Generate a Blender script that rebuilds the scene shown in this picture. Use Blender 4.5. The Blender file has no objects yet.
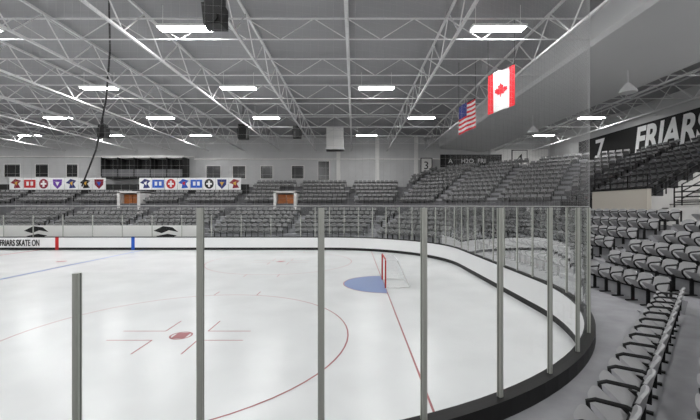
import bpy, math, random
from mathutils import Vector, Matrix
random.seed(4)
S=bpy.context.scene
S.view_settings.view_transform='Standard'
S.view_settings.look='None'
H=3.52; F=360.0; CX=354.0; CY=207.0
def P(px,py,Y):
    return Vector(((px-CX)/F*Y, Y, H+(CY-py)/F*Y))

# ---------------- materials ----------------
def mat(name,col,rough=.6,metal=0,spec=.3,noise=0,nscale=5,bump=0):
    m=bpy.data.materials.new(name); m.use_nodes=True
    nt=m.node_tree; b=nt.nodes['Principled BSDF']
    if not isinstance(col,(tuple,list)): col=(col,col,col)
    b.inputs['Base Color'].default_value=(*col,1)
    b.inputs['Roughness'].default_value=rough
    b.inputs['Metallic'].default_value=metal
    b.inputs['Specular IOR Level'].default_value=spec
    if noise or bump:
        tc=nt.nodes.new('ShaderNodeTexCoord'); n=nt.nodes.new('ShaderNodeTexNoise')
        n.inputs['Scale'].default_value=nscale; n.inputs['Detail'].default_value=5
        nt.links.new(tc.outputs['Object'],n.inputs['Vector'])
        if noise:
            r=nt.nodes.new('ShaderNodeValToRGB')
            r.color_ramp.elements[0].position=.3; r.color_ramp.elements[1].position=.7
            r.color_ramp.elements[0].color=(*[c*(1-noise) for c in col],1)
            r.color_ramp.elements[1].color=(*[min(1,c*(1+noise)) for c in col],1)
            nt.links.new(n.outputs['Fac'],r.inputs['Fac']); nt.links.new(r.outputs['Color'],b.inputs['Base Color'])
        if bump:
            bp=nt.nodes.new('ShaderNodeBump'); bp.inputs['Strength'].default_value=bump
            nt.links.new(n.outputs['Fac'],bp.inputs['Height']); nt.links.new(bp.outputs['Normal'],b.inputs['Normal'])
    return m
def emis(name,col,st):
    m=bpy.data.materials.new(name); m.use_nodes=True; nt=m.node_tree
    nt.nodes.clear(); e=nt.nodes.new('ShaderNodeEmission'); o=nt.nodes.new('ShaderNodeOutputMaterial')
    e.inputs[0].default_value=(*col,1); e.inputs[1].default_value=st
    nt.links.new(e.outputs[0],o.inputs[0]); return m
M_ice=mat('ice',(.85,.86,.86),.25,0,.3,noise=.05,nscale=.6)
M_board=mat('board_white',(.86,.86,.86),.4,0,.4)
M_black=mat('black_plastic',.012,.5)
M_blackm=mat('black_matte',.02,.8)
M_alu=mat('post_aluminium',(.46,.47,.43),.5,.1,.5)
M_alud=mat('post_gasket',(.16,.17,.15),.6)
M_conc=mat('concrete',(.36,.36,.375),.8,0,.2,noise=.12,nscale=2)
M_concd=mat('concrete_dark',(.15,.15,.155),.85,0,.2,noise=.12,nscale=2)
M_wall=mat('wall_paint',(.55,.55,.55),.85,0,.2,noise=.05,nscale=.7)
M_wallw=mat('wall_white',(.78,.77,.75),.8,0,.2)
M_tan=mat('tan_panel',(.60,.56,.49),.8)
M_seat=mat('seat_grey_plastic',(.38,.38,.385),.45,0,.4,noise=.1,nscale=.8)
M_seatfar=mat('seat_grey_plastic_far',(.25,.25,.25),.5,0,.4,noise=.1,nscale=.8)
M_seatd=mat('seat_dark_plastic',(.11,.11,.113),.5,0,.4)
M_truss=mat('truss_white_paint',(.66,.66,.66),.6)
M_duct=mat('soffit_paint',(.66,.66,.66),.85,0,.2,noise=.03,nscale=.15)
M_red=mat('red_paint',(.5,.02,.02),.5)
M_redline=mat('ice_red_line',(.42,.15,.16),.35)
M_blueline=mat('ice_blue_line',(.20,.27,.55),.35)
M_crease=mat('ice_crease_blue',(.25,.33,.56),.35)
M_white=mat('white_paint',(.82,.82,.82),.6)
M_navy=mat('navy',(.02,.03,.15),.6)
M_gold=mat('gold',(.6,.35,.05),.6)
M_maroon=mat('maroon',(.22,.01,.03),.6)
M_purple=mat('purple',(.12,.03,.3),.6)
M_blue=mat('blue_paint',(.02,.10,.5),.5)
M_wood=mat('wood_door',(.42,.14,.04),.5,noise=.2,nscale=6)
M_window=mat('dark_window',.03,.15,0,.5)
M_lamp=emis('fixture_glow',(1,1,1),84)
# metal roof deck (ribbed)
M_deck=mat('roof_deck',(.31,.31,.315),.7)
nt=M_deck.node_tree; w=nt.nodes.new('ShaderNodeTexWave'); w.bands_direction='Y'; w.inputs['Scale'].default_value=1.1
tc=nt.nodes.new('ShaderNodeTexCoord'); nt.links.new(tc.outputs['Object'],w.inputs['Vector'])
bp=nt.nodes.new('ShaderNodeBump'); bp.inputs['Strength'].default_value=.4
nt.links.new(w.outputs['Fac'],bp.inputs['Height']); nt.links.new(bp.outputs['Normal'],nt.nodes['Principled BSDF'].inputs['Normal'])
# glass
M_glass=bpy.data.materials.new('rink_glass'); M_glass.use_nodes=True; nt=M_glass.node_tree; nt.nodes.clear()
o=nt.nodes.new('ShaderNodeOutputMaterial'); mx=nt.nodes.new('ShaderNodeMixShader'); t=nt.nodes.new('ShaderNodeBsdfTransparent'); g=nt.nodes.new('ShaderNodeBsdfGlossy')
lw=nt.nodes.new('ShaderNodeLayerWeight'); lw.inputs['Blend'].default_value=.15
mt=nt.nodes.new('ShaderNodeMath'); mt.operation='MULTIPLY'; mt.inputs[1].default_value=.55
t.inputs[0].default_value=(.955,.965,.96,1); g.inputs['Roughness'].default_value=.03; g.inputs[0].default_value=(.8,.8,.8,1)
nt.links.new(lw.outputs['Fresnel'],mt.inputs[0]); nt.links.new(mt.outputs[0],mx.inputs[0])
nt.links.new(t.outputs[0],mx.inputs[1]); nt.links.new(g.outputs[0],mx.inputs[2]); nt.links.new(mx.outputs[0],o.inputs[0])

# ---------------- mesh builder ----------------
class MB:
    def __init__(s): s.v=[]; s.f=[]; s.m=[]; s.mats=[]
    def mi(s,m):
        if m not in s.mats: s.mats.append(m)
        return s.mats.index(m)
    def face(s,pts,m):
        b=len(s.v); s.v.extend([tuple(p) for p in pts]); s.f.append(tuple(range(b,b+len(pts)))); s.m.append(s.mi(m))
    def hexa(s,c,m):
        b=len(s.v); s.v.extend([tuple(p) for p in c]); k=s.mi(m)
        for q in ((0,3,2,1),(4,5,6,7),(0,1,5,4),(1,2,6,5),(2,3,7,6),(3,0,4,7)):
            s.f.append(tuple(b+i for i in q)); s.m.append(k)
    def box(s,a,b,m):
        x0,y0,z0=a; x1,y1,z1=b
        s.hexa([(x0,y0,z0),(x1,y0,z0),(x1,y1,z0),(x0,y1,z0),(x0,y0,z1),(x1,y0,z1),(x1,y1,z1),(x0,y1,z1)],m)
    def beam(s,p,q,w,h,m,up=(0,0,1)):
        p=Vector(p);q=Vector(q);d=(q-p).normalized();u=Vector(up)
        if abs(d.dot(u))>.98: u=Vector((0,1,0)) if abs(d.y)<.9 else Vector((1,0,0))
        r=d.cross(u).normalized()*w/2; u=r.cross(d).normalized()*h/2
        s.hexa([p-r-u,p+r-u,p+r+u,p-r+u,q-r-u,q+r-u,q+r+u,q-r+u],m)
    def tube(s,pts,r,m,n=8,cap=True):
        pts=[Vector(p) for p in pts]; rings=[]; k=s.mi(m)
        rr=r if isinstance(r,(list,tuple)) else [r]*len(pts)
        d0=(pts[1]-pts[0]).normalized(); a=d0.orthogonal().normalized()
        for i,p in enumerate(pts):
            d=(pts[min(i+1,len(pts)-1)]-pts[max(i-1,0)]).normalized()
            a=(a-d*a.dot(d)).normalized(); b=d.cross(a)
            base=len(s.v)
            for j in range(n):
                t=2*math.pi*j/n; s.v.append(tuple(p+(a*math.cos(t)+b*math.sin(t))*rr[i]))
            rings.append(base)
        for i in range(len(rings)-1):
            for j in range(n):
                s.f.append((rings[i]+j,rings[i]+(j+1)%n,rings[i+1]+(j+1)%n,rings[i+1]+j)); s.m.append(k)
        if cap:
            s.f.append(tuple(rings[0]+j for j in reversed(range(n)))); s.m.append(k)
            s.f.append(tuple(rings[-1]+j for j in range(n))); s.m.append(k)
    def merge(s,tmpl,M,remap=None):
        b=len(s.v); s.v.extend([tuple(M@Vector(p)) for p in tmpl.v])
        ks=[s.mi((remap or {}).get(m,m)) for m in tmpl.mats]
        for f,k in zip(tmpl.f,tmpl.m):
            s.f.append(tuple(b+i for i in f)); s.m.append(ks[k])
    def obj(s,name,parent=None,smooth=False):
        me=bpy.data.meshes.new(name); me.from_pydata(s.v,[],s.f)
        for m in s.mats: me.materials.append(m)
        me.polygons.foreach_set('material_index',s.m)
        if smooth: me.polygons.foreach_set('use_smooth',[True]*len(s.f))
        me.update(); o=bpy.data.objects.new(name,me); S.collection.objects.link(o)
        if parent: o.parent=parent
        return o
def text(body,size,right,up,pos,m,name,parent,sx=1,shear=0,bold=.0):
    c=bpy.data.curves.new(name,'FONT'); c.body=body; c.size=size; c.extrude=.01; c.shear=shear; c.offset=bold
    c.align_x='LEFT'; c.align_y='BOTTOM_BASELINE'
    c.materials.append(m); o=bpy.data.objects.new(name,c); S.collection.objects.link(o)
    r=Vector(right);u=Vector(up);n=r.cross(u)
    o.matrix_world=Matrix(((r.x*sx,u.x,n.x,pos[0]),(r.y*sx,u.y,n.y,pos[1]),(r.z*sx,u.z,n.z,pos[2]),(0,0,0,1)))
    if parent: o.parent=parent
    return o

# ---------------- rink outline ----------------
R=8.53; E=6.2; YN=3.6; YF=29.5; XL=-54.0
def outline(d,n=36,xl=XL):
    cx=E-R; pts=[((xl,YN),(0,-1))]
    for i in range(n+1):
        a=math.pi/2*i/n; nn=(math.sin(a),-math.cos(a)); pts.append(((cx+R*nn[0],YN+R+R*nn[1]),nn))
    for i in range(n+1):
        a=math.pi/2*i/n; nn=(math.cos(a),math.sin(a)); pts.append(((cx+R*nn[0],YF-R+R*nn[1]),nn))
    pts.append(((xl,YF),(0,1)))
    return pts
def at_s(s):
    cx=E-R; q=R*math.pi/2; L=YF-YN-2*R
    if s<0: return (cx+s,YN),(0,-1)
    if s<q:
        a=s/R; n=(math.sin(a),-math.cos(a)); return (cx+R*n[0],YN+R+R*n[1]),n
    if s<q+L: return (E,YN+R+s-q),(1,0)
    if s<2*q+L:
        a=(s-q-L)/R; n=(math.cos(a),math.sin(a)); return (cx+R*n[0],YF-R+R*n[1]),n
    return (cx-(s-2*q-L),YF),(0,1)
def sweep(mb,path,prof,mats,closed=True):
    n=len(prof)
    for (p,nn),(p2,n2) in zip(path[:-1],path[1:]):
        for i in range(n if closed else n-1):
            (d0,z0),(d1,z1)=prof[i],prof[(i+1)%n]
            mb.face([(p[0]+nn[0]*d0,p[1]+nn[1]*d0,z0),(p2[0]+n2[0]*d0,p2[1]+n2[1]*d0,z0),
                     (p2[0]+n2[0]*d1,p2[1]+n2[1]*d1,z1),(p[0]+nn[0]*d1,p[1]+nn[1]*d1,z1)],mats[i])
path=outline(0)
mb=MB(); mb.face([(p[0],p[1],0) for p,_ in path],M_ice); mb.obj('rink_ice')
mb=MB()
prof=[(0,0),(0,.2),(0,1.02),(-.03,1.03),(-.03,1.08),(.17,1.08),(.17,.8),(.17,0)]
sweep(mb,path,prof,[M_black,M_board,M_black,M_black,M_black,M_black,M_black,M_black])
for px,m in ((57,M_red),(133,M_blue)):
    x=(px-CX)/F*YF; mb.box((x-.14,YF-.012,.0),(x+.14,YF+.01,1.1),m)
boards=mb.obj('dasher_boards')
text('FRIARS SKATE ON',.72,(1,0,0),(0,0,1),(-29.0,YF-.03,.34),M_black,'board_lettering',boards,sx=.56,bold=.01)

q=R*math.pi/2; L=YF-YN-2*R; total=2*q+L
TOP=3.51; TOPS=2.87; d=.06
s0=.80
def spath(a,b,n):
    return [at_s(a+(b-a)*i/n) for i in range(n+1)]
mb=MB()
sweep(mb,spath(s0,total+2,120),[(d,1.08),(d,TOP)],[M_glass],False)
sweep(mb,spath(-52,s0,4),[(d,1.08),(d,TOPS)],[M_glass],False)
sweep(mb,spath(total+2,total+50,4),[(d,1.08),(d,TOPS)],[M_glass],False)
mb.obj('rink_glass')
mb=MB()
def post(s,top):
    p,n=at_s(s); t=(-n[1],n[0])
    def c(a,b,z): return (p[0]+n[0]*(d+a)+t[0]*b, p[1]+n[1]*(d+a)+t[1]*b, z)
    for (a0,a1,w,m) in ((-.022,-.006,.030,M_alu),(.006,.030,.030,M_alu),(-.006,.006,.034,M_alud),(.030,.036,.012,M_alu)):
        mb.hexa([c(a0,-w,1.0),c(a1,-w,1.0),c(a1,w,1.0),c(a0,w,1.0),c(a0,-w,top),c(a1,-w,top),c(a1,w,top),c(a0,w,top)],m)
s=s0
while s<total+2: post(s,TOP); s+=1.19
while s<total+48: post(s,TOPS); s+=2.44
s=s0-1.19
while s>-50: post(s,TOPS); s-=1.22
mb.obj('glass_posts')
# protective netting above the tall glass (very fine grey cord)
M_cord=mat('netting_cord',.42,.8)
mb=MB()
sa,sb=-9.0,q+L+2
NT=10.6
npth=spath(sa,sb,110)
W_=.0006
for i in range(int((NT-TOP)/.08)+1):
    z=TOP+.02+i*.08
    w=W_ if i else .006
    sweep(mb,npth,[(d-w,z-w),(d-w,z+w),(d+w,z)],[M_cord]*3)
s=sa
while s<sb:
    p,n=at_s(s); x,y=p[0]+n[0]*d,p[1]+n[1]*d; t=(-n[1],n[0]); w=W_
    A=(x-t[0]*w-n[0]*w,y-t[1]*w-n[1]*w);B=(x+t[0]*w-n[0]*w,y+t[1]*w-n[1]*w);C=(x+n[0]*w,y+n[1]*w)
    for a_,b_ in ((A,B),(B,C),(C,A)):
        mb.face([(a_[0],a_[1],TOP),(b_[0],b_[1],TOP),(b_[0],b_[1],NT),(a_[0],a_[1],NT)],M_cord)
    s+=.08
mb.obj('protective_netting')

# ---------------- ice markings ----------------
GX=1.37; GY=16.55
def flat(name,fn):
    mb=MB(); fn(mb); return mb.obj(name)
def ring(mb,cx,cy,r0,r1,m,a0=0,a1=2*math.pi,n=72,z=.004):
    for i in range(n):
        a=a0+(a1-a0)*i/n;b=a0+(a1-a0)*(i+1)/n
        mb.face([(cx+r0*math.cos(a),cy+r0*math.sin(a),z),(cx+r1*math.cos(a),cy+r1*math.sin(a),z),(cx+r1*math.cos(b),cy+r1*math.sin(b),z),(cx+r0*math.cos(b),cy+r0*math.sin(b),z)],m)
def disc(mb,cx,cy,r,m,z=.004):
    mb.face([(cx+r*math.cos(2*math.pi*i/40),cy+r*math.sin(2*math.pi*i/40),z) for i in range(40)],m)
def rect(mb,x0,y0,x1,y1,m,z=.004):
    mb.face([(x0,y0,z),(x1,y0,z),(x1,y1,z),(x0,y1,z)],m)
dx=GX-(E-R); yy=math.sqrt(R*R-dx*dx)
flat('goal_line',lambda m:rect(m,GX-.022,YN+R-yy,GX+.022,YF-R+yy,M_redline))
flat('blue_line',lambda m:rect(m,-17.32,YN,-17.1,YF,M_blueline))
flat('center_line',lambda m:rect(m,-25.9,YN,-25.6,YF,M_redline))
def cre(m):
    ring(m,GX,GY,0.0,1.83,M_crease,math.pi/2,1.5*math.pi,40,z=.005); ring(m,GX,GY,1.83,1.87,M_redline,math.pi/2,1.5*math.pi,40,z=.006)
flat('goal_crease',cre)
def circ(cx,cy):
    def f(m):
        ring(m,cx,cy,4.545,4.585,M_redline)
        ring(m,cx,cy,.25,.30,M_redline); rect(m,cx-.18,cy-.22,cx+.18,cy+.22,M_redline)
        for sx in (-1,1):
            for sy in (-1,1):
                x=cx+sx*.6;y=cy+sy*.35
                rect(m,min(x,x+sx*1.2),y-.02,max(x,x+sx*1.2),y+.02,M_redline)
                rect(m,x-.02,min(y,y+sy*.9),x+.02,max(y,y+sy*.9),M_redline)
        for sx in (-1,1):
            for sy in (-1,1):
                x=cx+sx*.85; y=cy+sy*4.5; rect(m,x-.02,min(y,y+sy*.6),x+.02,max(y,y+sy*.6),M_redline)
    return f
flat('faceoff_circle',circ(GX-6.1,GY-6.7))
flat('faceoff_circle',circ(GX-6.1,GY+6.7))
flat('center_circle',lambda m:ring(m,-25.75,GY,4.5,4.58,M_blueline))
for yy2 in (GY-6.7,GY+6.7):
    def f(m,y=yy2): disc(m,-18.9,y,.3,M_redline)
    flat('neutral_faceoff_dot',f)

# ---------------- goal ----------------
goal=MB()
y0,y1=GY-.915,GY+.915; r=.035
M_net=mat('net_cord',(.8,.8,.8),.8)
goal.tube([(GX,y0,0),(GX,y0,1.2),(GX,y0+.04,1.24),(GX,y1-.04,1.24),(GX,y1,1.2),(GX,y1,0)],r,M_red,10)
bk=GX+1.1
goal.tube([(GX,y0,.03),(GX+.5,y0-.1,.03),(bk-.1,y0+.1,.03),(bk,y0+.35,.03),(bk,y1-.35,.03),(bk-.1,y1-.1,.03),(GX+.5,y1+.1,.03),(GX,y1,.03)],.025,M_white,8)
tb=GX+.55
goal.tube([(GX,y0,1.22),(tb-.1,y0,1.2),(tb,y0+.15,1.18),(tb,y1-.15,1.18),(tb-.1,y1,1.2),(GX,y1,1.22)],.022,M_white,8)
goal.tube([(tb,GY,1.18),(bk,GY,.03)],.018,M_white,6)
def gr(a,b,c,d_,nu,nv):
    a,b,c,d_=map(Vector,(a,b,c,d_))
    for i in range(nu+1):
        t=i/nu; goal.beam(a.lerp(b,t),d_.lerp(c,t),.007,.007,M_net)
    for j in range(nv+1):
        t=j/nv; goal.beam(a.lerp(d_,t),b.lerp(c,t),.007,.007,M_net)
gr((tb,y0+.1,1.18),(tb,y1-.1,1.18),(bk,y1-.3,.03),(bk,y0+.3,.03),24,16)
gr((GX,y0,1.22),(tb,y0+.05,1.18),(bk,y0+.3,.03),(GX,y0,.03),12,16)
gr((GX,y1,1.22),(tb,y1-.05,1.18),(bk,y1-.3,.03),(GX,y1,.03),12,16)
gr((GX,y0,1.22),(GX,y1,1.22),(tb,y1,1.18),(tb,y0,1.18),20,6)
goal.obj('hockey_goal')

# ---------------- stands ----------------
def verts(t):
    return [Vector((XL,2-t,0)),Vector((.8+.414*t,2-t,0)),Vector((7.8+t,9.0-.414*t,0)),Vector((7.8+t,24.32+.414*t,0)),Vector((1.02+.414*t,31.1+t,0)),Vector((XL,31.1+t,0))]
NORM=[Vector((0,1,0)),Vector((-.7071,.7071,0)),Vector((-1,0,0)),Vector((-.7071,-.7071,0)),Vector((0,-1,0))]
def strip(mb,t0,t1,z0,z1,zb,m,segs=range(5),riser=None):
    a=verts(t0);b=verts(t1)
    for i in segs:
        mb.face([(a[i].x,a[i].y,z0),(a[i+1].x,a[i+1].y,z0),(b[i+1].x,b[i+1].y,z1),(b[i].x,b[i].y,z1)],m)
        mb.face([(a[i].x,a[i].y,zb),(a[i+1].x,a[i+1].y,zb),(a[i+1].x,a[i+1].y,z0),(a[i].x,a[i].y,z0)],riser or m)
mb=MB()
planes=[((0,-1),-2.45),((1,0),7.35),((0,1),30.65),((.7071,-.7071),.7071*(-1.2-1.414*.45)),((.7071,.7071),.7071*(32.12-1.414*.45))]
pw=[at_s(-50+i*(total+100)/400) for i in range(401)]
Q=[]
for p,n in pw:
    a=(p[0]+n[0]*.17,p[1]+n[1]*.17); best=9
    for (nx,ny),c in planes:
        dn=n[0]*nx+n[1]*ny
        if dn>.05: best=min(best,(c-(a[0]*nx+a[1]*ny))/dn)
    Q.append((a,(a[0]+n[0]*best,a[1]+n[1]*best)))
for (a,b),(c,e) in zip(Q[:-1],Q[1:]):
    mb.face([(a[0],a[1],.852),(c[0],c[1],.852),(e[0],e[1],.852),(b[0],b[1],.852)],M_conc)
mb.obj('floor_walkway')
Z0=.85; RISE=.35; PIT=.85
mb=MB()
for k in range(6):
    t0=PIT*k-.45; strip(mb,t0-(.02 if k==0 else 0),t0+PIT,Z0+RISE*k,Z0+RISE*k,Z0+RISE*(k-1) if k else 0,M_conc)
strip(mb,4.65,8.2,2.6,2.6,2.3,M_concd)
mb.obj('lower_stand_terrace')
UZ=3.7; UR=.45; UT=8.2
mb=MB()
def clipped(t,i):
    a=verts(t); p,q_=a[i].copy(),a[i+1].copy()
    if i==3 and q_.y>45.9:
        c=p.x+p.y; q_=Vector((c-45.9,45.9,0))
    if i==2: p.y=20.6
    return p,q_
def deckrows(i,n,m):
    for j in range(n):
        t0=UT+PIT*j; t1=t0+PIT; z=UZ+UR*j; zb=z-UR if j else 2.6
        a0,a1=clipped(t0,i); b0,b1=clipped(t1,i)
        mb.face([(a0.x,a0.y,z),(a1.x,a1.y,z),(b1.x,b1.y,z),(b0.x,b0.y,z)],m)
        mb.face([(a0.x,a0.y,zb),(a1.x,a1.y,zb),(a1.x,a1.y,z),(a0.x,a0.y,z)],m)
        if i==2: mb.face([(a0.x,a0.y,2.6),(b0.x,a0.y,2.6),(b0.x,a0.y,z),(a0.x,a0.y,z)],M_wallw)
deckrows(2,10,M_concd); deckrows(3,10,M_concd); deckrows(4,6,M_concd)
mb.box((XL,44.4,0),(7,46.2,6.0),M_concd)
a=verts(UT)
for i in (2,3,4):
    p=a[i].copy();q_=a[i+1]; n=NORM[i]
    if i==2: p.y=20.6
    o1=n*.02;o2=n*.14
    zt=4.0 if i==2 else 3.9
    mb.hexa([Vector((p.x,p.y,2.6))+o1,Vector((q_.x,q_.y,2.6))+o1,Vector((q_.x,q_.y,2.6))+o2,Vector((p.x,p.y,2.6))+o2,
             Vector((p.x,p.y,zt))+o1,Vector((q_.x,q_.y,zt))+o1,Vector((q_.x,q_.y,zt))+o2,Vector((p.x,p.y,zt))+o2],M_blackm if i==2 else M_concd)
mb.obj('upper_stand_terrace')

def seat_hi():
    s=MB()
    def panel(fn,nx,nz,th):
        g=[[fn(i/nx,j/nz) for i in range(nx+1)] for j in range(nz+1)]
        f=[];k=s.mi(M_seat)
        base=len(s.v)
        for row in g:
            for p,nv in row: s.v.append(tuple(p))
        b2=len(s.v)
        for row in g:
            for p,nv in row: s.v.append(tuple(Vector(p)-Vector(nv)*th))
        W=nx+1
        for j in range(nz):
            for i in range(nx):
                a=j*W+i
                s.f.append((base+a,base+a+1,base+a+W+1,base+a+W)); s.m.append(k)
                s.f.append((b2+a,b2+a+W,b2+a+W+1,b2+a+1)); s.m.append(k)
        edge=[i for i in range(W)]+[j*W+nx for j in range(1,nz+1)]+[nz*W+i for i in range(nx-1,-1,-1)]+[j*W for j in range(nz-1,0,-1)]
        for u,v in zip(edge,edge[1:]+edge[:1]):
            s.f.append((base+u,b2+u,b2+v,base+v)); s.m.append(k)
    def back(u,v):
        c=2*u-1; x=c*.235
        z=.44+.40*v-.06*abs(c)**4*(v>.9)+.02*abs(c)**2*(v<.1)
        y=-.2-.11*v+.05*c*c-.02*math.sin(v*3)
        return (x,y,z),(0,1,.2)
    panel(back,8,5,.03)
    ang=math.radians(40)
    def pan(u,v):
        c=2*u-1; l=.40*v-.05*abs(c)**4*(v>.9)
        x=c*(.225-.02*v)
        y=-.14+l*math.cos(ang); z=.42+l*math.sin(ang)-.03*math.sin(v*3.1)*(1-c*c)
        return (x,y,z),(0,math.sin(ang),.6)
    panel(pan,6,4,.045)
    x=-.265
    s.beam((x,-.12,0),(x,-.12,.46),.035,.09,M_black,(0,1,0))
    s.beam((x,-.25,.02),(x,.08,.02),.06,.03,M_black)
    s.tube([(x,-.26,.70),(x,-.2,.72),(x,.06,.70),(x,.13,.66),(x,.12,.58),(x,.02,.46),(x,-.12,.40)],.024,M_black,6)
    s.beam((x,-.26,.36),(x,-.27,.78),.03,.05,M_black,(0,1,0))
    s.beam((-.265,-.14,.4),(.265,-.14,.4),.04,.04,M_black)
    return s
def seat_lo():
    s=MB()
    s.hexa([(-.235,-.26,.42),(.235,-.26,.42),(.235,-.22,.42),(-.235,-.22,.42),(-.2,-.36,.87),(.2,-.36,.87),(.2,-.32,.87),(-.2,-.32,.87)],M_seat)
    s.hexa([(-.22,-.14,.40),(.22,-.14,.40),(.22,-.1,.40),(-.22,-.1,.40),(-.2,.12,.66),(.2,.12,.66),(.2,.16,.64),(-.2,.16,.64)],M_seat)
    s.box((-.285,-.28,.62),(-.245,.1,.67),M_black); s.box((-.285,-.18,0),(-.245,-.08,.62),M_black)
    return s
HI=seat_hi(); LO=seat_lo()
SP=.54
def row(mb,steps,p,q_,n,z,tmpl,remap,t=0,aisle=9.0,skip=None,margin=.7,rise=.35,cen=None):
    Ln=(q_-p).length; d=(q_-p).normalized()
    c=cen if cen is not None else ((p+q_)/2 if (p.x>XL+1 and q_.x>XL+1) else None)
    x=margin; R_=Matrix(((-(-n.y),n.x,0,0),(-n.x,n.y,0,0),(0,0,1,0),(0,0,0,1)))
    while x<Ln-margin:
        pos=p+d*x
        if c is not None: u=(pos-c).dot(d)+aisle/2
        else: u=pos.x
        ph=(u%aisle)
        if ph<1.1 or (skip and skip(pos)):
            x+=.15 if not(skip and skip(pos)) else .54
            continue
        M=Matrix.Translation((pos.x,pos.y,z))@R_
        mb.merge(tmpl,M,remap); x+=SP
def aisles(steps,i,tfun,zfun,nrow,aisle,rise,depth=.42):
    a=verts(tfun(0)); p,q_=a[i],a[i+1]; d=(q_-p).normalized(); n=NORM[i]
    free=(p.x>XL+1 and q_.x>XL+1); c=(p+q_)/2
    xs=[]
    if free:
        k=-6
        while k<7:
            u=k*aisle-aisle/2+.5
            pos=c+d*u
            if abs(u)<(q_-p).length/2+3: xs.append(pos)
            k+=1
    else:
        k=-7
        while k*aisle<3: xs.append(Vector((k*aisle+.5,p.y,0))); k+=1
    for pos in xs:
        for j in range(nrow):
            w=pos-n*(tfun(j)-tfun(0)); z=zfun(j)
            vv=verts(tfun(j)); s_=(w-vv[i]).dot(d)
            if s_<.5 or s_>(vv[i+1]-vv[i]).length-.5: continue
            if w.y>45.3: continue
            if i==2 and nrow==10 and w.y<21.2: continue
            b0=w-d*.5; b1=w+d*.5
            o1=-n*.40; o2=-n*(.40-depth)
            steps.hexa([Vector((v.x,v.y,zz)) for zz in (z+.005,z+rise/2) for v in (b0+o2,b1+o2,b1+o1,b0+o1)],M_conc)
st=MB()
def lowt(k): return PIT*k
for i in range(5):
    mb=MB()
    for k in range(6):
        v=verts(PIT*k+.05); p,q_=v[i],v[i+1]
        if i==0: p=Vector((-14,p.y,0))
        if i==4: q_=Vector((-34,q_.y,0))
        if i==0: row(mb,st,p,q_,NORM[i],Z0+RISE*k,HI,None,margin=.6,aisle=9.5)
        elif i in (1,2): row(mb,st,p,q_,NORM[i],Z0+RISE*k,HI,None,margin=.5,aisle=8.0 if i==2 else 30)
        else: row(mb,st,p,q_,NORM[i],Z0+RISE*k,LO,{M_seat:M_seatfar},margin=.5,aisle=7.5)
    mb.obj('stadium_seats')
for i,al in ((2,8.0),(3,7.5),(4,7.5)):
    aisles(st,i,lowt,lambda k:Z0+RISE*k,6,al,RISE)
POR=[(-7.5),(-24.5)]
def skipf(pos):
    return any(abs(pos.x-x)<1.3 for x in POR)
for i,nr in ((2,10),(3,10),(4,6)):
    mb=MB()
    for j in range(nr):
        t=UT+PIT*j+.45; p,q_=clipped(t,i); vv=verts(t); cen=(vv[i]+vv[i+1])/2 if i==2 else None
        if i==4:
            if j>=3: q_=Vector((-12.5,q_.y,0))
            else: q_=Vector((-48,q_.y,0))
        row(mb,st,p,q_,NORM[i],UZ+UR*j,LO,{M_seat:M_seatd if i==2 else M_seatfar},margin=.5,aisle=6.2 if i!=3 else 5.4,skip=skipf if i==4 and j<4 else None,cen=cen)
    mb.obj('stadium_seats')
for i,nr,al in ((2,10,6.2),(3,10,5.4),(4,3,6.2)):
    aisles(st,i,lambda j:UT+PIT*j+.4,lambda j:UZ+UR*j,nr,al,UR)
st.obj('aisle_steps')

for x in POR:
    mb=MB(); y=39.2; far=x<-20
    wm=M_wallw; 
    mb.box((x-1.25,y-.1,2.6),(x-.95,y+3.2,5.2),wm); mb.box((x+.95,y-.1,2.6),(x+1.25,y+3.2,5.2),wm)
    mb.box((x-1.25,y-.1,5.05),(x+1.25,y+3.2,5.25),wm)
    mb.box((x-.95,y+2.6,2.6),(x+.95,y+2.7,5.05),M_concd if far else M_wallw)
    mb.box((x-.9,y+.6,2.6),(x-.03,y+.7,4.9),M_wood); mb.box((x+.03,y+.6,2.6),(x+.9,y+.7,4.9),M_wood)
    for sx in (-.12,.12): mb.tube([(x+sx,y+.55,3.5),(x+sx,y+.55,4.0)],.02,M_alu,6)
    mb.obj('entrance_portal')

# ---------------- room shell ----------------
ZC=12.5; XR=25.2; YB=46.4
mb=MB(); mb.box((-62,YB,0),(XR+.3,YB+.3,ZC),M_wall); mb.obj('wall_back')
mb=MB(); mb.box((XR,-12,0),(XR+.3,YB,ZC),M_wall); mb.obj('wall_right')
mb=MB(); mb.box((-62.3,-12,0),(-62,YB+.3,ZC),M_wall); mb.obj('wall_left')
mb=MB(); mb.box((-62.3,-12,ZC),(XR+.3,YB+.3,ZC+.2),M_deck); mb.obj('ceiling')
mb=MB(); mb.face([(-62,-12,-.03),(XR,-12,-.03),(XR,YB,-.03),(-62,YB,-.03)],M_concd); mb.obj('floor')

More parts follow.
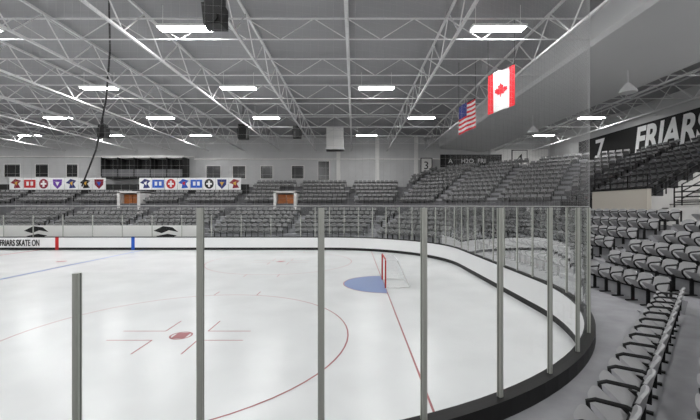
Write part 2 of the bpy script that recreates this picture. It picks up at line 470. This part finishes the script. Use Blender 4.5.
zb,zt=10.75,12.3
x=-.3-4.6*11
while x<24.5:
    if 10.5<x<17.5: x+=4.6; continue
    mb=MB()
    mb.beam((x,-10,zb),(x,YB-.05,zb),.11,.10,M_truss); mb.beam((x,-10,zt),(x,YB-.05,zt),.11,.10,M_truss)
    y=-10;up=True
    while y<YB-1.6:
        a=(x,y,zb if up else zt); b=(x,y+1.55,zt if up else zb); mb.beam(a,b,.045,.045,M_truss); up=not up; y+=1.55
    mb.obj('roof_truss'); x+=4.6
for y in [3,7.5,12,16.5,21,25.5,30,34.5,39,43.5]:
    for X0_,X1_,xs0 in ((-61,10.85,-.3-4.6*11),(17.3,XR-.05,18.1)):
        mb=MB()
        mb.beam((X0_,y,12.15),(X1_,y,12.15),.06,.06,M_truss); mb.beam((X0_,y,11.2),(X1_,y,11.2),.045,.045,M_truss)
        xx=xs0
        while xx+1.53<X1_:
            mb.beam((xx,y,12.15),(xx+1.53,y,11.2),.035,.035,M_truss)
            if xx+3.06<X1_: mb.beam((xx+1.53,y,11.2),(xx+3.06,y,12.15),.035,.035,M_truss)
            if xx+4.6<X1_: mb.beam((xx+3.06,y,12.15),(xx+4.6,y,11.2),.035,.035,M_truss)
            xx+=4.6
        mb.obj('roof_joist')
# smooth sloped ceiling soffit over the end stand, softly rolled at its lower edge
mb=MB()
pr=[(10.9,ZC),(10.9,H+7.65),(11.1,H+7.5),(13,H+7.38),(15,H+7.2),(16.4,H+7.05),(16.9,H+7.1),(17.2,H+7.35),(17.2,ZC)]
ys=[-8,46.1]
for (xa,za),(xb,zb_) in zip(pr[:-1],pr[1:]):
    mb.face([(xa,ys[0],za),(xb,ys[0],zb_),(xb,ys[1],zb_),(xa,ys[1],za)],M_duct)
mb.face([(xa,ys[0],za) for xa,za in pr],M_duct)
mb.obj('ceiling_soffit')
rows={16:[-27,-17,-7.5,6.4,21],24:[-36,-26.5,-17,-7.7,1.5],32:[-45,-35.5,-26.3,-17.2,-7.8,6,21],40:[-45,-36,-26.5,-17,1.4,21],8:[-36,-26,-17,-7.5,6.4,21],0:[-26,-7.5,6.4,21]}
for y,xs in rows.items():
    for x in xs:
        mb=MB(); z=11.42
        mb.box((x-1.2,y-.27,z+.02),(x+1.2,y+.27,z+.12),M_white)
        mb.box((x-1.12,y-.22,z-.01),(x+1.12,y+.22,z+.02),M_lamp)
        mb.beam((x-1,y,z+.12),(x-1,y,ZC-.005),.015,.015,M_white); mb.beam((x+1,y,z+.12),(x+1,y,ZC-.005),.015,.015,M_white)
        mb.obj('ceiling_light')

# ---------------- wall details ----------------
mb=MB()
sx=XR-.12
mb.box((sx,20,8.1),(XR-.002,40.2,10.75),M_blackm)
sign=mb.obj('banner_sign')
text('7',2.7,(0,-1,0),(0,0,1),(sx-.02,37.4,8.55),M_white,'numeral',sign,sx=1,bold=.05)
text('FRIARS',3.0,(0,-1,0),(0,0,1),(sx-.02,32.2,8.42),M_white,'lettering',sign,sx=.74,shear=.2,bold=.09)
mb=MB()
mb.box((-48,42.45,4.9),(-12.4,42.6,6.2),M_blackm)
mb.box((-48,42.6,4.9),(-12.4,44.4,5.0),M_concd)
mb.obj('banner_parapet')
def logos(x0,x1,n,cols):
    mb=MB(); y=42.4; w=(x1-x0)/n; z0,z1=5.55,6.95
    for i in range(n):
        a=x0+i*w+.03;b=x0+(i+1)*w-.03; c=(a+b)/2; zc=(z0+z1)/2
        mb.box((a,y-.03,z0),(b,y+.02,z1),M_white)
        m,sh,m2=cols[i%len(cols)]
        def poly(pts,mm,dy): mb.face([(c+px_*1.0,y-.035-dy,zc+pz*1.05) for px_,pz in pts],mm)
        if sh==0: poly([(.55*math.cos(t*math.pi/10),.55*math.sin(t*math.pi/10)) for t in range(20)],m,0); poly([(-.12,-.35),(.12,-.35),(.12,.35),(-.12,.35)],m2,.01); poly([(-.33,-.1),(.33,-.1),(.33,.1),(-.33,.1)],m2,.012)
        if sh==1: poly([(-.55,.5),(-.5,-.1),(0,-.58),(.5,-.1),(.55,.5)],m,0); poly([(-.25,.2),(0,-.25),(.25,.2)],m2,.01)
        if sh==2: poly([(-.68,-.45),(.68,-.45),(.68,.45),(-.68,.45)],m,0); poly([(-.4,-.2),(-.1,-.2),(-.1,.25),(-.4,.25)],m2,.01); poly([(.1,-.2),(.4,-.2),(.4,.25),(.1,.25)],m2,.01)
        if sh==3: poly([(-.65,.1),(-.1,.55),(.6,.35),(.25,0),(.55,-.45),(-.25,-.5),(-.15,-.05)],m,0); poly([(-.2,.1),(.2,.3),(.1,-.2)],m2,.01)
    mb.obj('team_logo_banner')
logos(-40.6,-29.2,7,[(M_maroon,3,M_gold),(M_red,2,M_white),(M_maroon,0,M_white),(M_purple,1,M_white),(M_navy,3,M_gold),(M_black,3,M_gold),(M_maroon,1,M_blue)])
logos(-25.3,-13.3,8,[(M_navy,3,M_white),(M_blue,2,M_white),(M_red,0,M_white),(M_blue,3,M_red),(M_blue,2,M_white),(M_black,0,M_white),(M_navy,1,M_gold),(M_maroon,3,M_gold)])
mb=MB()
X0,X1=-31.3,-21.2
mb.box((X0,44.6,7.1),(X1,46.3,7.3),M_blackm); mb.box((X0,44.6,9.6),(X1,46.3,9.9),M_wallw); mb.box((X0,46.1,7.3),(X1,46.3,9.6),M_blackm)
mb.box((X0,44.6,7.3),(X1,44.75,8.2),M_concd)
for i in range(6):
    xx=X0+(X1-X0)*i/5; mb.box((xx-.08,44.6,7.3),(xx+.08,46.2,9.7),M_black)
mb.obj('press_box')
n=0
def win(x0,x1,z0,z1,m=M_window):
    global n
    n+=1; mb=MB(); y=YB
    mb.box((x0,y-.03,z0),(x1,y-.001,z1),m)
    for a,b,c,d_ in ((x0-.08,x0,z0-.08,z1+.08),(x1,x1+.08,z0-.08,z1+.08),(x0,x1,z0-.08,z0),(x0,x1,z1,z1+.08)):
        mb.box((a,y-.07,c),(b,y-.001,d_),M_wallw)
    mb.obj('window_%d'%n)
for x0,x1,z0,z1 in [(-45,-43,7.4,9),(-41,-39.4,7.4,9),(-37,-35.6,7.4,9),(-19,-17.2,7.2,8.8),(-15.6,-14,7.2,8.8),(-12,-10.5,7.2,8.8),(-8,-6.5,7.2,8.8),(-4.6,-3.2,7.0,9.4)]:
    win(x0,x1,z0,z1)
mb=MB(); mb.box((-20.5,YB-.25,9.6),(24,YB-.002,9.75),M_wallw); mb.box((-61,YB-.25,9.9),(-20.5,YB-.002,10.05),M_wallw); mb.obj('wall_relief_1')  # horizontal trim bands along the back wall
for i,x in enumerate((-2,3,8)):
    mb=MB(); mb.box((x-.25,YB-.19,6.1),(x+.25,YB-.002,ZC-.01),M_wallw); mb.obj('wall_relief_%d'%(i+2))  # wall columns running up to the ceiling
mb=MB(); mb.box((17.5,YB-.4,6.5),(24.8,YB-.002,10.9),M_wallw); mb.obj('wall_relief_6')  # broad wall panel near the right corner
mb=MB(); mb.box((11,YB-.6,8.6),(18.8,YB-.42,10.2),M_blackm); 
s2=mb.obj('scoreboard_sign')
text('A',.8,(1,0,0),(0,0,1),(12.0,YB-.64,9.1),M_white,'lettering',s2)
text('H2O  FRI',.8,(1,0,0),(0,0,1),(13.6,YB-.64,9.1),M_white,'lettering_2',s2)
mb=MB(); mb.box((20.2,YB-.55,8.6),(22,YB-.46,10.7),M_wallw); mb.box((20.1,YB-.54,8.5),(22.1,YB-.45,10.8),M_black); s3=mb.obj('retired_number_banner')
text('4',1.9,(1,0,0),(0,0,1),(20.6,YB-.59,8.95),M_black,'numeral',s3)
mb=MB(); mb.box((8.6,YB-.5,8.0),(9.9,YB-.41,9.7),M_wallw); mb.box((8.5,YB-.49,7.9),(10,YB-.4,9.8),M_black); s4=mb.obj('retired_number_banner')
text('3',1.4,(1,0,0),(0,0,1),(8.85,YB-.54,8.35),M_black,'numeral',s4)
mb=MB()
mb.box((-34,30.55,.86),(-12.8,30.63,1.95),M_wallw)
for c in (-27,-16):
    for pts in ([(-1,.1),(-.2,.5),(.6,.4),(1.1,.0),(.3,.15),(-.3,-.1)],[(-.8,-.35),(.2,-.15),(1,-.3),(.4,-.5),(-.4,-.5)]):
        mb.face([(c+a,30.53,1.4+b) for a,b in pts],M_black)
mb.obj('bench_partition')

mb=MB()
def rail(p,q_,z,h=1.0,m=M_black,sp=1.2,mid=3):
    p=Vector((*p,z));q_=Vector((*q_,z)) if len(q_)==2 else Vector(q_)
    Ln=(q_-p).length; k=max(1,int(Ln/sp))
    for i in range(k+1):
        a=p.lerp(q_,i/k); mb.tube([a,a+Vector((0,0,h))],.035,m,6)
    for j in range(mid):
        zz=Vector((0,0,h*(j+1)/mid)); mb.tube([p+zz,q_+zz],.032,m,6)
rail((15.92,33),(15.92,23.6),4.0,.4,mid=1)
rail((15.66,23.4),(15.66,19.2),4.55,.75,mid=2)
rail((16.4,20.3),(21.2,20.3,6.2),3.6,1.05,mid=3)
rail((16.4,18.0),(21.2,18.0,6.2),3.6,1.05,mid=3)
rail((15.66,17.6),(15.66,12.5),3.5,1.0,mid=4,sp=1.6)
rail((21.3,17.6),(21.3,13),5.6,1.0,mid=3,sp=1.4)
mb.obj('stand_railing')
mb=MB()
mb.box((15.55,19.1,2.6),(15.78,23.5,4.55),M_tan)
mb.box((15.5,19.05,4.5),(15.83,23.55,4.6),M_black)
mb.box((15.55,12,2.6),(15.78,17.8,3.5),M_wallw)
mb.box((15.78,12,2.6),(21.2,17.8,3.45),M_conc)
mb.box((21.2,12,2.6),(25.1,20.5,5.6),M_wallw)
for j in range(12):
    mb.box((16.0+.43*j,18.1,2.6),(16.43+.43*j,20.2,2.8+.22*j),M_wallw)
    mb.box((16.0+.43*j-.02,18.1,2.77+.22*j),(16.05+.43*j,20.2,2.81+.22*j),M_blackm)
mb.obj('concourse_stair_block')

# ---------------- hanging things ----------------
def hang(px,py,Y,sc,name='hanging_speaker'):
    c=P(px,py,Y); mb=MB(); s=sc
    mb.hexa([c+Vector((a*s*.5,b*s*.4,z*s*.5)) for z in (-1,1) for a,b in ((-.8 if z<0 else -1,-1),(.8 if z<0 else 1,-1),(1,1),(-1,1))],M_black)
    mb.tube([c+Vector((0,-.5*s,-.2*s)),c+Vector((0,-.3*s,-.2*s))],.28*s,M_blackm,14)
    mb.box((c.x-.45*s,c.y-.2*s,c.z+.6*s),(c.x+.45*s,c.y+.2*s,c.z+.95*s),M_black)
    mb.box((c.x-.1*s,c.y-.1*s,c.z+.4*s),(c.x+.1*s,c.y+.1*s,c.z+.7*s),M_black)
    mb.tube([(c.x,c.y,c.z+.9*s),(c.x,c.y,ZC-.005)],.03,M_black,6)
    mb.obj(name)
hang(215,17,10,.58)
hang(103,133,30,.75); hang(243,134,32,.9); hang(297,134,34,.8)
for px,py,Y in ((628,90,19),(533,131,28)):
    c=P(px,py,Y); mb=MB()
    mb.tube([c+Vector((0,0,-.15)),c+Vector((0,0,.0)),c+Vector((0,0,.2)),c+Vector((0,0,.35))],[.42,.38,.22,.1],M_truss,16)
    mb.tube([c+Vector((0,0,.3)),Vector((c.x,c.y,H+7.3))],.02,M_truss,6); mb.obj('pendant_lamp')
mb=MB(); mb.box((-3.1,40.5,10.0),(-1.2,42,ZC-.002),M_wallw); mb.box((-3.2,40.4,10.0),(-1.1,42.1,10.15),M_white); mb.obj('air_handler_duct')
mb=MB(); mb.tube([P(108,-25,13.5),P(109,0,14.5),P(110,50,19.5),P(106,100,25),P(96,150,32),P(82,186,42)],[.03,.035,.05,.06,.07,.08],M_black,6); mb.obj('hanging_cable')
def flag(name,c,w,h,ang,fn,nx=24,ny=16,shear=0):
    mb=MB(); ca,sa=math.cos(ang),math.sin(ang)
    def pt(u,v,off=0):
        x=(u-.5)*w; wv=.06*math.sin(u*9+v*1.5)+off
        return (c.x+x*ca-wv*sa, c.y+x*sa+wv*ca, c.z+(v-.5)*h+shear*(u-.5))
    for i in range(nx):
        for j in range(ny):
            m=fn((i+.5)/nx,(j+.5)/ny)
            mb.face([pt(i/nx,j/ny),pt((i+1)/nx,j/ny),pt((i+1)/nx,(j+1)/ny),pt(i/nx,(j+1)/ny)],m)
    a=pt(0,1);b=pt(1,1); mb.tube([a,b],.03,M_black,6)
    mb.beam(a,(a[0],a[1],ZC-.01),.015,.015,M_black); mb.beam(b,(b[0],b[1],ZC-.01),.015,.015,M_black)
    return mb,pt
M_fr=mat('flag_red',(.62,.02,.03),.8); M_fw=mat('flag_white',(.75,.75,.75),.8); M_fb=mat('flag_blue',(.03,.04,.2),.8)
mb,pt=flag('f',P(501,90,17.5),1.25,1.95,math.radians(-35),lambda u,v:M_fr if (u<.22 or u>.78) else M_fw,shear=.3)
leaf=[(0,.5),(.1,.3),(.2,.35),(.17,.08),(.3,.2),(.34,.12),(.48,.14),(.42,0),(.48,-.04),(.22,-.24),(.25,-.32),(.03,-.28),(.03,-.5)]
leaf=leaf+[(-a,b) for a,b in reversed(leaf[1:])]
for off in (-.03,.03):
    mb.face([pt(.5+a*.5,.5+b*.36,off) for a,b in leaf],M_fr)
mb.obj('canadian_flag')
mb,pt=flag('u',P(467,117,22),1.05,1.75,math.radians(-35),lambda u,v:M_fb if (u<.5 and v>.55) else (M_fr if int(v*13)%2==0 else M_fw),nx=16,ny=26,shear=.35)
mb.obj('american_flag')

cam=bpy.data.cameras.new('camera'); co=bpy.data.objects.new('camera',cam); S.collection.objects.link(co)
cam.sensor_width=36; cam.lens=36*F/700; co.location=(0,0,H); co.rotation_euler=(math.radians(90),0,0)
cam.shift_x=-4/700; cam.shift_y=-3/700; cam.clip_end=300
S.camera=co
W=bpy.data.worlds.new('world'); S.world=W; W.use_nodes=True
W.node_tree.nodes['Background'].inputs[0].default_value=(1,1,1,1); W.node_tree.nodes['Background'].inputs[1].default_value=1.25  # even white ambient added as fill, entering through the unbuilt side behind the camera
